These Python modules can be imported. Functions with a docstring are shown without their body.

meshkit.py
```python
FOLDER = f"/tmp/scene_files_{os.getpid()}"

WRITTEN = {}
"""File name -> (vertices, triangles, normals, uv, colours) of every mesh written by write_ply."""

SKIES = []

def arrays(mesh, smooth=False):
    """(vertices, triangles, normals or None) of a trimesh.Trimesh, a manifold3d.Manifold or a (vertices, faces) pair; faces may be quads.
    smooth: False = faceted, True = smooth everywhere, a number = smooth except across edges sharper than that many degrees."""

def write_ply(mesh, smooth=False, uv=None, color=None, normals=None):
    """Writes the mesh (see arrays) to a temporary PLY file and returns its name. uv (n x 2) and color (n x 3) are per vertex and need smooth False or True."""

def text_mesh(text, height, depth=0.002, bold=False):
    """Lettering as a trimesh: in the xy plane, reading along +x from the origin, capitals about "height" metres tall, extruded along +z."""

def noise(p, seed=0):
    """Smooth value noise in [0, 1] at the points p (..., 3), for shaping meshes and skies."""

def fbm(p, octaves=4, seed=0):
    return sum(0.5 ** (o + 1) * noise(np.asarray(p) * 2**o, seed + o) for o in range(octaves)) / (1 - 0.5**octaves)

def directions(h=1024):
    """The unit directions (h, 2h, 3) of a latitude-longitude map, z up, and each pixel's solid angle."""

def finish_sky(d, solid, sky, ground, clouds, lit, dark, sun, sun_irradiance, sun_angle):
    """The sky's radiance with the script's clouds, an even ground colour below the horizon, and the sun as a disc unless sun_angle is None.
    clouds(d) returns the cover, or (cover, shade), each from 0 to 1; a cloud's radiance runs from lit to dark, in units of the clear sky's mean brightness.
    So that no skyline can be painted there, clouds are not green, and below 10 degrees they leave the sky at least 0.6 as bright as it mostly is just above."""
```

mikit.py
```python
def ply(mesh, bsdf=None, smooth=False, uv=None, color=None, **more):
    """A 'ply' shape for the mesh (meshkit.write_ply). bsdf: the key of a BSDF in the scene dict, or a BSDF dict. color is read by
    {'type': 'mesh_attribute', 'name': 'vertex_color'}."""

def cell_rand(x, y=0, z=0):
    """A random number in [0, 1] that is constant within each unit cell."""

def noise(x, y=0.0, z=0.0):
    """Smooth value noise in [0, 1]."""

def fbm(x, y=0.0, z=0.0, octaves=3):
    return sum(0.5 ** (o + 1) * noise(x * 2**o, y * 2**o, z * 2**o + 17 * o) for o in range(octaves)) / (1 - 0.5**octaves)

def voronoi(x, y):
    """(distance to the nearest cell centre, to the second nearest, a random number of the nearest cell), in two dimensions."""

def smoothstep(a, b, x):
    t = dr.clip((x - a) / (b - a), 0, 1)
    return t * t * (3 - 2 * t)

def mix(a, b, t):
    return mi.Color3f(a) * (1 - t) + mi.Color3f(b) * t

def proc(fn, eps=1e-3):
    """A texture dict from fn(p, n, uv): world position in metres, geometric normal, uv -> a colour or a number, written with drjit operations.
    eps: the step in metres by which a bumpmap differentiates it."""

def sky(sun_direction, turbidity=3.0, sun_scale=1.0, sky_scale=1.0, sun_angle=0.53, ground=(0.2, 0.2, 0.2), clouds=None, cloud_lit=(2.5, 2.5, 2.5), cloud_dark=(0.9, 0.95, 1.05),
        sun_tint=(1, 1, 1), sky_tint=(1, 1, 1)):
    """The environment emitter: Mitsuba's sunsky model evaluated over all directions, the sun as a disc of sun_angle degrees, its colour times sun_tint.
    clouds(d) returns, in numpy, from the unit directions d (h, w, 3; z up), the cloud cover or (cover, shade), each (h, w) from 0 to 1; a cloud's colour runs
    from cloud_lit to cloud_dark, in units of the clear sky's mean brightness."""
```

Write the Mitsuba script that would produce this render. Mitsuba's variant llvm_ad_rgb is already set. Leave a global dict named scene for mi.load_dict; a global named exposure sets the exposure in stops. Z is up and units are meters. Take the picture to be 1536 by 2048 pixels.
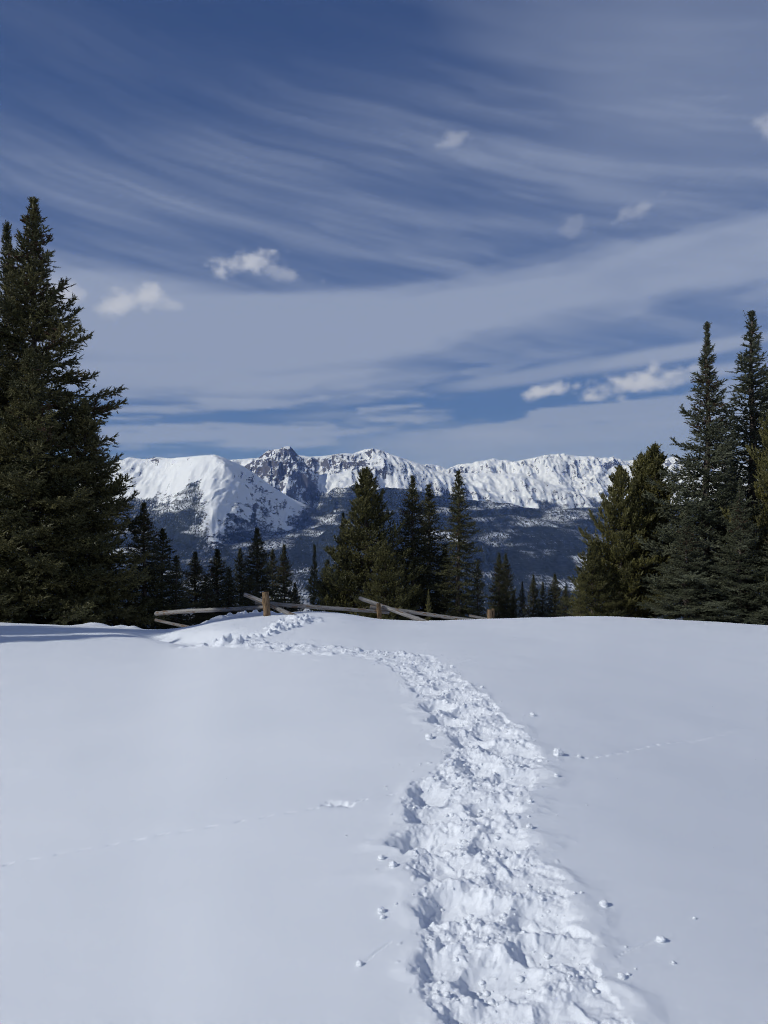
import math
import numpy as np
import drjit as dr
import mitsuba as mi
import mikit, meshkit
from mikit import proc, noise, fbm, smoothstep, mix

T = mi.ScalarTransform4f
scene, labels = {}, {}
nz = meshkit.noise

# ------------------------------------------------------------------ camera, sky, exposure
F = 1540.0                       # focal length in photo pixels (1536 wide), 53 degrees across
HORIZON = 1010.0                 # photo row of eye level
pitch = -math.atan((1024 - HORIZON) / F)
scene['camera'] = {'type': 'perspective', 'fov': math.degrees(2 * math.atan(768 / F)), 'fov_axis': 'x',
                   'near_clip': 0.1, 'far_clip': 60000.0,
                   'to_world': T().look_at(origin=[0, 0, 0], target=[0, math.cos(pitch), math.sin(pitch)], up=[0, 0, 1])}
exposure = 0.80
SUN_EL = math.radians(33)
SUN_AZ = math.radians(25)       # behind the camera's left shoulder: degrees back from due left
SUN = np.array([-math.cos(SUN_AZ) * math.cos(SUN_EL), -math.sin(SUN_AZ) * math.cos(SUN_EL), math.sin(SUN_EL)])


def clouds(d):
    """High cirrus sheets in bands, a few small cumulus; by azimuth and elevation in degrees (0 azimuth is north, along +y)."""
    az = np.degrees(np.arctan2(d[..., 0], d[..., 1]))
    el = np.degrees(np.arcsin(np.clip(d[..., 2], -1, 1)))

    def n3(u, v, seed, o=4):
        return meshkit.fbm(np.stack([u, v, np.zeros_like(u)], -1), o, seed)

    def ss(a, b, x):
        t = np.clip((x - a) / (b - a), 0, 1)
        return t * t * (3 - 2 * t)

    warp = n3(az / 12, el / 8, 3) - 0.5
    # veil with streaks falling to the right
    s1 = el + 0.20 * az + 1.2 * warp
    streak = n3(az / 11 + 1 * warp, s1 / 1.1, 5, 5)
    fibre = n3(az / 6 + 3 * warp, (el + 0.24 * az + 1.2 * warp) / 0.30, 8, 5)
    broad = n3(az / 20, (el + 0.1 * az) / 8, 11, 4)
    hair = (1 - np.abs(2 * n3(az / 10 + 2 * warp, (el + 0.22 * az + 1.2 * warp) / 0.55, 13, 4) - 1)) ** 5
    veil = 0.16 + 0.48 * ss(0.28, 0.88, 0.52 * streak + 0.20 * fibre + 0.34 * broad) + 0.09 * hair * ss(.35, .65, streak)
    veil = veil * ss(7, 13, el) * (1 - 0.80 * ss(23, 33, el + 0.20 * (4 - az) + 7 * (broad - .5)))
    side = ss(-10, 24, az + 24 * (broad - 0.5) + 6 * (streak - .5))
    veil = np.maximum(veil, 0.46 * side * ss(16, 23, el) * (0.45 + 0.5 * broad + 0.45 * streak))
    # the long bright bank, an arc rising to the right
    azs = np.clip(az, -60, 60)
    top = 15.35 + 0.0065 * np.clip(-azs - 2, 0, 40) ** 1.6 + 1.75 * (1 + np.tanh((azs - 10) / 8.5)) + 0.9 * warp
    bot = 7.2 + 2.95 * (1 + np.tanh((azs - 4) / 9.0)) + 1.6 * warp
    grain = n3(az / 12 + 2 * warp, (el - 0.10 * az) / 1.3, 21, 5)
    haul = n3(az / 26, (el - 0.12 * az) / 3.0, 23, 4)
    bank = ss(-0.5, 1.5, top - el + 2.2 * (grain - 0.5)) * ss(-1.2, 2.2, el - bot + 4.0 * (grain - 0.5)) * (0.44 + 0.42 * grain + 0.44 * haul)
    # low sheets near the skyline
    lo = n3(az / 12 + 3 * warp, (el - 0.05 * az) / 0.85, 31, 5)
    low = ss(0.50, 0.66, lo + 0.10 * ss(6.5, 3.0, el + 0.12 * np.clip(-az, -20, 10))) * ss(13, 7, el) * 0.75
    sheet = ss(-8, 3, az + 10 * (lo - .5)) * ss(0.5, -1.0, el - (5.5 + 0.045 * az + 2.8 * (lo - 0.5) + 1.0 * (grain - .5))) * (0.42 + 0.62 * lo)
    lens = 0.0
    for a0, e0, sa, se, tilt, w in ((21, 10.6, 9, 0.55, 0.10, 0.85), (22, 9.0, 7, 0.6, 0.11, 0.85), (10, 9.4, 8, 0.6, 0.14, 0.65), (16, 6.3, 10, 0.22, 0.05, 0.8), (4, 5.4, 5, 0.3, 0.07, .6), (-3, 6.6, 6, .4, .06, .35), (-17, 4.7, 5, .45, .05, .5)):
        u, v = (az - a0) / sa, (el - e0 - tilt * (az - a0) + 0.8 * warp) / se
        lens = np.maximum(lens, w * ss(1.25, 0.3, np.sqrt(u * u + v * v) + 0.8 * (grain - 0.5)))
    thin = 1 - (1 - veil) * (1 - bank) * (1 - np.maximum(np.maximum(low, sheet), lens))
    thin = np.clip(thin, 0, 0.90)
    # small cumulus
    cum = 0.0
    puff = n3(az / 1.5, el / 1.0, 41, 5)
    puff2 = n3(az / 0.55, el / 0.4, 43, 4)
    P = [(-18.6, 13.7, 2.4, 1.0, 0.35, 0.95), (-17.4, 14.3, 1.4, .9, .3, .9), (-16.0, 14.1, 1.5, .6, -.2, .5), (-10.0, 16.9, 2.2, 1.1, 0.10, .95), (-8.0, 16.6, 2.4, .7, -.2, .5), (12.2, 8.3, 1.6, 0.75, 0.25, 1.0), (18.6, 8.4, 3.9, 1.0, 0.16, 1.0), (20.5, 9.0, 2.6, 0.6, 0.2, .8), (-22.5, 14.0, 1.6, 1.1, .2, .8),
         (18.6, 20.0, 2.3, 0.7, 0.28, 0.42), (5.0, 25.0, 1.3, 0.55, 0.15, 0.42), (26.5, 23.5, 1.2, 1.1, 0, 0.5), (14.0, 19.2, 1.2, 0.7, 0.1, 0.2), (14.0, 8.5, .4, .35, 0, .5)]
    rng = np.random.RandomState(4)
    for k in range(60):          # the same scattered cumulus all round, outside the frame
        a = rng.uniform(40, 320)
        P.append((a if a < 180 else a - 360, rng.uniform(6, 26), rng.uniform(1.2, 3.4), rng.uniform(.6, 1.2), rng.uniform(-.1, .3), rng.uniform(.3, .95)))
    under = 0.0
    for a0, e0, sa, se, tilt, w in P:
        u, v = (az - a0) / sa, (el - e0 - tilt * (az - a0)) / se
        r = np.sqrt(u * u + np.where(v < 0, 1.7, 0.8) * v * v) + 1.7 * (puff - 0.5) + 0.75 * (puff2 - 0.5)
        under = np.maximum(under, ss(0.3, -0.9, v) * (r < 1.2))
        cum = np.maximum(cum, w * ss(1.08, 0.25, r))
    cover = 1 - (1 - thin) * (1 - cum)
    shade = 1 - cum * (0.85 - 0.40 * under + 0.5 * (puff2 - .5)) / np.maximum(cover, 1e-3)
    return cover, np.clip(shade, 0, 1)


scene['sky'] = mikit.sky(SUN.tolist(), turbidity=2.0, sky_scale=0.66, sky_tint=(0.70, 0.85, 1.30), sun_tint=(0.83, 1.06, 1.56), sun_scale=1.18,
                         clouds=clouds, cloud_lit=(5.0, 5.25, 6.0), cloud_dark=(2.75, 3.30, 4.65), ground=(0.45, 0.48, 0.55))

# ------------------------------------------------------------------ materials


def flat(c):
    return {'type': 'rgb', 'value': list(c)}


def snow_bump(p, n, uv):
    return fbm(p.x * 60, p.y * 60, p.z * 60, octaves=3) * 0.6 + 0.4 * noise(p.x * 9, p.y * 4, p.z * 9)


def snow_tone(p, n, uv):
    t = fbm(p.x * 0.8, p.y * 0.8, p.z, octaves=3)
    return mix((0.83, 0.85, 0.87), (0.88, 0.89, 0.90), t)


scene['snow'] = {'type': 'bumpmap', 'arbitrary': {'type': 'proc', **{k: v for k, v in proc(snow_bump, 0.004).items() if k != 'type'}}, 'scale': 0.0022,
                 'bsdf': {'type': 'twosided', 'bsdf': {'type': 'diffuse', 'reflectance': proc(snow_tone)}}}
scene['foliage'] = {'type': 'twosided', 'bsdf': {'type': 'principled', 'base_color': {'type': 'mesh_attribute', 'name': 'vertex_color'}, 'roughness': 0.55, 'specular': 0.35}}


def bark(p, n, uv):
    f = fbm(p.x * 14, p.y * 14, p.z * 5, octaves=4)
    return mix((0.045, 0.036, 0.030), (0.16, 0.13, 0.105), smoothstep(0.3, 0.75, f))


scene['bark'] = {'type': 'twosided', 'bsdf': {'type': 'diffuse', 'reflectance': proc(bark)}}


def rail_wood(p, n, uv):
    g = fbm(uv.x * 70, uv.y * 2.5, 3.0, octaves=4)
    k = fbm(uv.x * 9, uv.y * 7, 9.0, octaves=3)
    c = mix((0.13, 0.122, 0.113), (0.32, 0.305, 0.288), smoothstep(0.25, 0.75, g))
    c = c * (1 - smoothstep(0.62, 0.70, k)) + mi.Color3f(0.16, 0.11, 0.075) * smoothstep(0.62, 0.70, k)
    return c * (0.55 + 0.45 * smoothstep(0.02, 0.08, noise(uv.x * 13, uv.y * 4.5, 5.0)))


def post_wood(p, n, uv):
    g = fbm(uv.x * 60, uv.y * 4, 7.0, octaves=4)
    k = fbm(uv.x * 7, uv.y * 6, 2.0, octaves=3)
    c = mix((0.12, 0.080, 0.048), (0.27, 0.185, 0.11), smoothstep(0.25, 0.75, g))
    return c * (0.45 + 0.55 * smoothstep(0.30, 0.46, k))


scene['rail_wood'] = {'type': 'twosided', 'bsdf': {'type': 'diffuse', 'reflectance': proc(rail_wood)}}
scene['post_wood'] = {'type': 'twosided', 'bsdf': {'type': 'diffuse', 'reflectance': proc(post_wood)}}

# ------------------------------------------------------------------ the snowy ridge the photographer stands on
EYE = 1.6


def curve(xs, ys, smooth):
    g = np.arange(-1500, 3100, 4.0)
    v = np.interp(g, xs, ys)
    k = np.exp(-0.5 * (np.arange(-60, 61) * 4.0 / smooth) ** 2)
    v = np.convolve(np.pad(v, 60, 'edge'), k / k.sum(), 'valid')
    return lambda x: np.interp(x, g, v)


crest_row = curve([-900, -300, -100, 0, 150, 250, 330, 385, 440, 530, 620, 690, 760, 850, 1000, 1100, 1200, 1300, 1400, 1536, 1800, 2400],
                  [1226, 1236, 1239, 1241, 1248, 1254, 1258, 1251, 1236, 1227, 1221, 1226, 1240, 1243, 1238, 1234, 1232, 1236, 1241, 1247, 1252, 1245], 22)
crest_dist = curve([-600, 0, 300, 420, 760, 1000, 1536, 2200], [20.5, 20.0, 20.5, 19.5, 19.6, 20.2, 21.5, 22], 60)


def bump(x, y, cx, cy, rx, ry):
    return np.exp(-(((x - cx) / rx) ** 2 + ((y - cy) / ry) ** 2))


K0 = (1239 - HORIZON) / F


def smooth(a, b, x):
    t = np.clip((x - a) / (b - a), 0, 1)
    return t * t * (3 - 2 * t)


def base(x, y):
    """The untouched snow surface."""
    yy = np.maximum(y, 0)
    px = 768 + F * x / np.maximum(y, 2.0)
    k, yc = (crest_row(px) - HORIZON) / F, crest_dist(px)
    k = K0 + (k - K0) * np.clip((yy - 5) / 15, 0, 1.2) ** 1.5
    b = EYE / (3 * yc ** 4)
    a = k - 4 * EYE / (3 * yc)
    ym = np.minimum(yy, 29.0)
    z = -EYE - a * yy - b * ym ** 4 - 4 * b * ym ** 3 * (yy - ym)
    fade = np.exp(-(y / 11.0) ** 2)
    z = z - 0.17 * (np.sqrt((x - 0.8) ** 2 + 1.0) - 1.28) * fade * smooth(0.0, 2.0, yy)
    return z


def hit(px, py, extra=0.0):
    """Where the sight line of a photo pixel meets the untouched snow."""
    t, k = (px - 768) / F, (py - HORIZON) / F
    ys = np.concatenate([np.arange(1.0, 23.0, 0.01)])
    f = -base(t * ys, ys) - k * ys
    i = np.argmax(f <= 0) if (f <= 0).any() else np.argmin(f)
    return np.array([t * ys[i], ys[i]])


def seg_dist(x, y, P, hw):
    """Distance to a polyline in units of its local half width."""
    best = np.full(x.shape, 99.0)
    for (p, q, h0, h1) in zip(P[:-1], P[1:], hw[:-1], hw[1:]):
        d = q - p
        s = np.clip(((x - p[0]) * d[0] + (y - p[1]) * d[1]) / (d @ d), 0, 1)
        r = np.hypot(x - p[0] - s * d[0], y - p[1] - s * d[1]) / (h0 + (h1 - h0) * s)
        best = np.minimum(best, r)
    return best


# the trodden trail: photo row, its left and right edge
EDGE = [(2300, 900, 1400), (2048, 878, 1270), (1950, 832, 1215), (1900, 826, 1195), (1850, 850, 1160), (1800, 832, 1140), (1750, 838, 1110), (1700, 800, 1080), (1650, 806, 1050),
        (1600, 800, 1058), (1560, 850, 1075), (1500, 905, 1085), (1450, 862, 1035), (1400, 842, 980), (1360, 806, 930), (1332, 770, 892)]
main_p, main_w = [], []
for r, l, q in EDGE:
    a, b_ = hit(l, r), hit(q, r)
    main_p.append((a + b_) / 2)
    main_w.append(0.5 * abs(b_[0] - a[0]))
for px, py, w in ((800, 1316, .42), (735, 1309, .36), (660, 1304, .34), (590, 1298, .34), (525, 1292, .32), (470, 1288, .28), (440, 1287, .2)):
    main_p.append(hit(px, py))
    main_w.append(w)
side_p = [hit(*p) for p in ((470, 1288), (505, 1279), (540, 1266), (572, 1253), (598, 1242), (607, 1236))]
side_w = [.22, .16, .2, .35, .5, .35]
thin_p = [hit(*p) for p in ((445, 1288), (410, 1291), (375, 1294), (335, 1297))]
thin_w = [.2, .12, .1, .07]
# the deep prints: photo pixel of the floor, half width across, half length along (metres), depth
PRINTS = [(851, 1339, .15, .2, .10), (874, 1350, .16, .2, .12), (858, 1381, .17, .24, .15), (894, 1373, .16, .22, .12), (926, 1394, .18, .24, .14), (878, 1411, .17, .24, .18), (943, 1424, .18, .26, .15), (902, 1440, .17, .24, .20),
          (985, 1463, .20, .26, .15), (943, 1477, .18, .25, .21), (1024, 1500, .20, .26, .15), (966, 1529, .17, .24, .20), (1036, 1553, .19, .2, .13), (868, 1583, .13, .18, .16), (930, 1590, .17, .17, .10), (890, 1624, .19, .2, .15),
          (990, 1610, .2, .2, .13), (880, 1672, .21, .2, .19), (1000, 1685, .17, .18, .15), (905, 1740, .17, .16, .14), (1040, 1762, .16, .14, .10), (925, 1800, .17, .17, .2), (1090, 1830, .15, .16, .16), (990, 1815, .11, .12, .10),
          (1112, 1900, .15, .13, .14), (905, 1925, .12, .12, .10), (1000, 1950, .155, .17, .17), (1000, 2035, .15, .13, .17), (1205, 2010, .10, .12, .05), (1130, 2030, .1, .12, .1), (1120, 2130, .2, .2, .15)]
PRINTS = [(*hit(px, py), a, b_ * .82, d) for px, py, a, b_, d in PRINTS]


def trail(x, y):  # noqa
    """(height change, how far the snow is trodden 0..1) at points near the trail."""
    P3 = np.stack([x, y, np.zeros_like(x)], -1)
    wob = meshkit.fbm(P3 * 5.0, 4, 2) - 0.5
    wob2 = meshkit.fbm(P3 * 22.0, 3, 4) - 0.5
    d = seg_dist(x, y, main_p, main_w) + 0.42 * wob + 0.22 * wob2
    m = smooth(1.0, 0.86, d)
    ds = seg_dist(x, y, side_p, side_w) + 0.9 * wob + .5 * wob2
    dt = seg_dist(x, y, thin_p, thin_w) + 1.2 * wob + .5 * wob2
    m2 = np.maximum(smooth(1.1, 0.6, ds), smooth(1.0, 0.4, dt) * 0.6)
    w = np.maximum(m, m2)
    far = smooth(9.0, 12.0, y)
    # broken, lumpy snow
    n1 = meshkit.fbm(P3 * 6.5 + 3, 5, 12)
    n2 = 1 - np.abs(2 * meshkit.fbm(P3 * 10.0, 4, 23) - 1)
    n3 = meshkit.fbm(P3 * 34.0, 3, 33)
    rough = 0.070 * (n1 - 0.5) + 0.028 * (n2 - 0.72) + 0.024 * (n3 - 0.5) + 0.009 * (meshkit.fbm(P3 * 90.0, 2, 44) - .5)
    lift = np.maximum(meshkit.fbm(P3 * np.array([11.0, 8.0, 1]), 4, 14) - 0.45, 0) * 0.27 + np.maximum(n3 - .5, 0) * .05
    dz = w * (rough - 0.012) * (1 - far) + far * (m * (lift * .62 - .004) + m2 * lift * 1.15)
    # prints
    depth, rims = np.zeros_like(x), np.zeros_like(x)
    for k, (cx, cy, a, b_, dp) in enumerate(PRINTS):
        sel = (np.abs(x - cx) < 3 * a) & (np.abs(y - cy) < 3 * b_)
        if not sel.any():
            continue
        u, v = (x[sel] - cx) / a, (y[sel] - cy) / b_
        r = np.sqrt(np.abs(u) ** 2.4 + np.abs(v) ** 2.4 + 1e-9) ** (1 / 2.4) + 0.45 * wob[sel] + 0.06 * wob2[sel]
        hole = smooth(1.12, 0.66, r)
        floor = dp * (0.41 - 0.25 * u - 0.15 * v) * (1 - .25 * smooth(4.6, 3.0, cy)) + 0.014 * (n1[sel] - .5) * 2
        rims[sel] = np.maximum(rims[sel], 0.009 * np.exp(-((r - 1.18) / 0.15) ** 2))
        depth[sel] = np.maximum(depth[sel], hole * floor)
        dz[sel] = dz[sel] * (1 - 0.65 * hole)
        w[sel] = np.maximum(w[sel], smooth(1.15, 1.0, r))
    dz = dz - depth + rims * smooth(0.02, 0.0, depth)
    return dz, w


# crumbs thrown out beside the trail, as small mounds in the surface itself and as loose pieces below
RNG = np.random.RandomState(11)
ACC = np.cumsum([0] + [np.linalg.norm(q - p) for p, q in zip(main_p[:-1], main_p[1:])])


def on_trail(s):
    i = min(max(np.searchsorted(ACC, s) - 1, 0), len(main_p) - 2)
    f = (s - ACC[i]) / (ACC[i + 1] - ACC[i])
    p, q = main_p[i], main_p[i + 1]
    t = (q - p) / np.linalg.norm(q - p)
    return p + f * (q - p), np.array([t[1], -t[0]]), main_w[i] + f * (main_w[i + 1] - main_w[i])


LUMPS = []
for _ in range(1500):
    c, nrm, hw = on_trail(RNG.uniform(0.8, ACC[-1]))
    q = c + nrm * RNG.normal(0, 0.5) * hw
    LUMPS.append((q[0], q[1], 0.006 + 0.011 * RNG.rand() ** 2.5, RNG.uniform(.6, 1.6), RNG.uniform(.3, .8), RNG.uniform(-1, 1)))
# small animal prints: two lines of shallow marks
TRACKS = []
for k in range(17):
    px = -40 + k * 51 + RNG.uniform(-6, 6)
    py = 1741 - (px + 40) * 0.1865 + RNG.uniform(-2, 2)
    for dx, dy in ((0, 0), (10, -2)):
        TRACKS.append((*hit(px + dx + RNG.uniform(-2, 2), py + dy), RNG.uniform(.011, .014), RNG.uniform(.011, .014)))
for k in range(18):
    px = 1170 + k * 20.5
    py = 1521 - (px - 1170) * 0.186 + 3 * math.sin(k * 0.7)
    TRACKS.append((*hit(px, py), .017, .015))
    if k % 2:
        TRACKS.append((*hit(px + 9, py - 1), .010, .008))
for k in range(12):
    f = k / 12
    TRACKS.append((*hit(1236 + 80 * f, 1918 - 36 * f ** .7), .008, .004))
    TRACKS.append((*hit(728 + 55 * f, 1926 - 42 * f), .007, .004))
for k in range(26):
    TRACKS.append((*hit(646 + RNG.uniform(0, 62), 1608 + RNG.uniform(-5, 4)), .015, .012))
TRENCH_P = [hit(*p) for p in ((300, 1266), (375, 1271), (425, 1277), (455, 1278), (490, 1269))]


def ground(x, y):
    """The finished snow surface: (z, trodden)."""
    z = base(x, y)
    w = np.zeros_like(z)
    P3 = np.stack([x, y, np.zeros_like(x)], -1)
    z = z + 0.05 * (meshkit.fbm(P3 * 0.55, 3, 71) - 0.5) * smooth(1.5, 4, y) + 0.010 * (meshkit.fbm(P3 * np.array([1.6, 2.6, 1]), 3, 75) - .5) + 0.002 * (meshkit.fbm(P3 * np.array([5.0, 11.0, 1]), 3, 77) - .5)
    px = 768 + F * x / np.maximum(y, 2.0)
    # the lip left of the gap, the dip behind it, drifts and broken snow along the crest
    far = (y > 9) & (y < 30)
    if far.any():
        xs, ys = x[far], y[far]
        p = P3[far]
        d = seg_dist(xs, ys, TRENCH_P, [.5, .6, .6, .5, .3])
        dz = -0.20 * np.exp(-(d / 0.75) ** 2)
        q = px[far]
        crest = np.exp(-((ys - crest_dist(q) - 0.1) / 0.55) ** 2)
        nn = meshkit.fbm(p * 3.2, 4, 55)
        dz = dz + crest * smooth(395, 430, q) * smooth(565, 520, q) * 0.55 * np.maximum(meshkit.fbm(p * 7.0, 3, 57) - 0.46, 0)
        for c, rx, h in ((178, .30, .09), (203, .28, .08), (243, .18, .10), (269, .16, .08)):
            cy = crest_dist(np.array(float(c))) + 0.5
            dz = dz + h * bump(xs, ys, (c - 768) / F * cy, cy, rx, .4) * (0.6 + 0.9 * nn)
        z[far] += dz
    near = (seg_dist(x, y, main_p, main_w) < 2.2) | (seg_dist(x, y, side_p, side_w) < 3) | (seg_dist(x, y, thin_p, thin_w) < 3)
    if near.any():
        dz, ww = trail(x[near], y[near])
        z[near] += dz
        w[near] = ww
    return z, w


def add_small(x2, y2, z):
    """Lumps and animal prints on the grid (rows of equal y)."""
    rows = y2[:, 0]
    for (cx, cy, r, el_, hh, sk) in LUMPS:
        i0, i1 = np.searchsorted(rows, (cy - 3 * r, cy + 3 * r))
        if i1 - i0 < 1:
            continue
        j0, j1 = np.searchsorted(x2[i0], (cx - 3 * r, cx + 3 * r))
        X, Y = x2[i0:i1, j0:j1], y2[i0:i1, j0:j1]
        if X.size:
            dx, dy = X - cx + sk * 0.5 * (Y - cy), Y - cy
            q = (dx * el_) ** 2 / (1.5 * r) ** 2 + (dy / el_) ** 2 / (1.5 * r) ** 2
            q = q * (0.6 + 0.8 * nz(np.stack([X, Y, X * 0 + cx], -1) / (.8 * r), 3))
            z[i0:i1, j0:j1] += hh * r * np.sqrt(np.clip(1 - q, 0, 1))
    for (cx, cy, r, dp) in TRACKS:
        rr = r * 2.2
        i0, i1 = np.searchsorted(rows, (cy - rr, cy + rr))
        j0, j1 = np.searchsorted(x2[max(i0, 0)], (cx - rr, cx + rr))
        X, Y = x2[i0:i1, j0:j1], y2[i0:i1, j0:j1]
        if X.size:
            u, v = (X - cx) / r, (Y - cy) / r
            z[i0:i1, j0:j1] += -dp * np.clip((u + 1.6) / 2.6, 0, 1) * smooth(1.25, .95, u) * smooth(1.3, .7, np.abs(v))   # pressed deepest at the far side
    return z


def grid_faces(nr, nc):
    i = np.arange(nr * nc).reshape(nr, nc)
    a, b, c, d = i[:-1, :-1], i[:-1, 1:], i[1:, 1:], i[1:, :-1]
    return np.concatenate([np.stack([a, b, c], -1).reshape(-1, 3), np.stack([a, c, d], -1).reshape(-1, 3)])


def uneven(knots):
    """Values from a list of (start, step) with a closing (end, 0), the steps blending."""
    out, v = [], knots[0][0]
    for (s, st), (e, st2) in zip(knots[:-1], knots[1:]):
        while v < e:
            f = (v - s) / (e - s)
            out.append(v)
            v += st + (st2 - st) * f if st2 else st
    out.append(knots[-1][0])
    return np.array(out)


def px_t(p):
    return (p - 768) / F


tcol = uneven([(-30, 4), (-6, .8), (-1.4, .10), (px_t(-60), .0042), (px_t(700), .0026), (px_t(740), .00125), (px_t(1330), .00125), (px_t(1370), .0026), (px_t(1600), .006), (1.4, .12), (6, .8), (30, 4), (34, 0)])
yrow = np.concatenate([np.arange(-30, 0, 3.0), np.arange(0, 1.9, 0.1), np.exp(uneven([(math.log(1.9), .0021), (math.log(10), .0021), (math.log(13), .0032), (math.log(24), .004), (math.log(32), .02), (math.log(62), .03), (math.log(63), 0)]))])
sy = np.where(yrow > 2.0, yrow, 2.0 - 0.25 * (1 - np.exp(-(2.0 - np.minimum(yrow, 2.0)) * 2)))
X2, Y2 = tcol[None, :] * sy[:, None], np.repeat(yrow[:, None], len(tcol), 1)
Z2, W2 = ground(X2.ravel(), Y2.ravel())
Z2 = add_small(X2, Y2, Z2.reshape(X2.shape))
gv, gf = np.stack([X2.ravel(), Y2.ravel(), Z2.ravel()], 1), grid_faces(*X2.shape)


def part_of(v, f):
    u, inv = np.unique(f, return_inverse=True)
    return v[u], inv.reshape(-1, 3)


trod = W2[gf].max(1) > 0.04
scene['snow_field'] = mikit.ply(part_of(gv, gf[~trod]), 'snow', smooth=True)
scene['trodden_path'] = mikit.ply(part_of(gv, gf[trod]), 'snow', smooth=True)
labels['snow_field'] = {'label': 'smooth windblown snow field sloping down to the fence', 'category': 'snow', 'kind': 'structure'}
labels['trodden_path'] = {'label': 'broken path of deep footprints winding through the snow to the fence gap', 'category': 'path', 'kind': 'structure'}
from scipy.interpolate import RegularGridInterpolator
GZ = lambda x, y: float(ground(np.array([float(x)]), np.array([float(y)]))[0][0])

# ------------------------------------------------------------------ far mountains: valley, forest and snowy ranges as one terrain
def ridge(points):
    xs, ys = zip(*points)
    return lambda q: np.interp(q, xs, ys)


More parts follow.
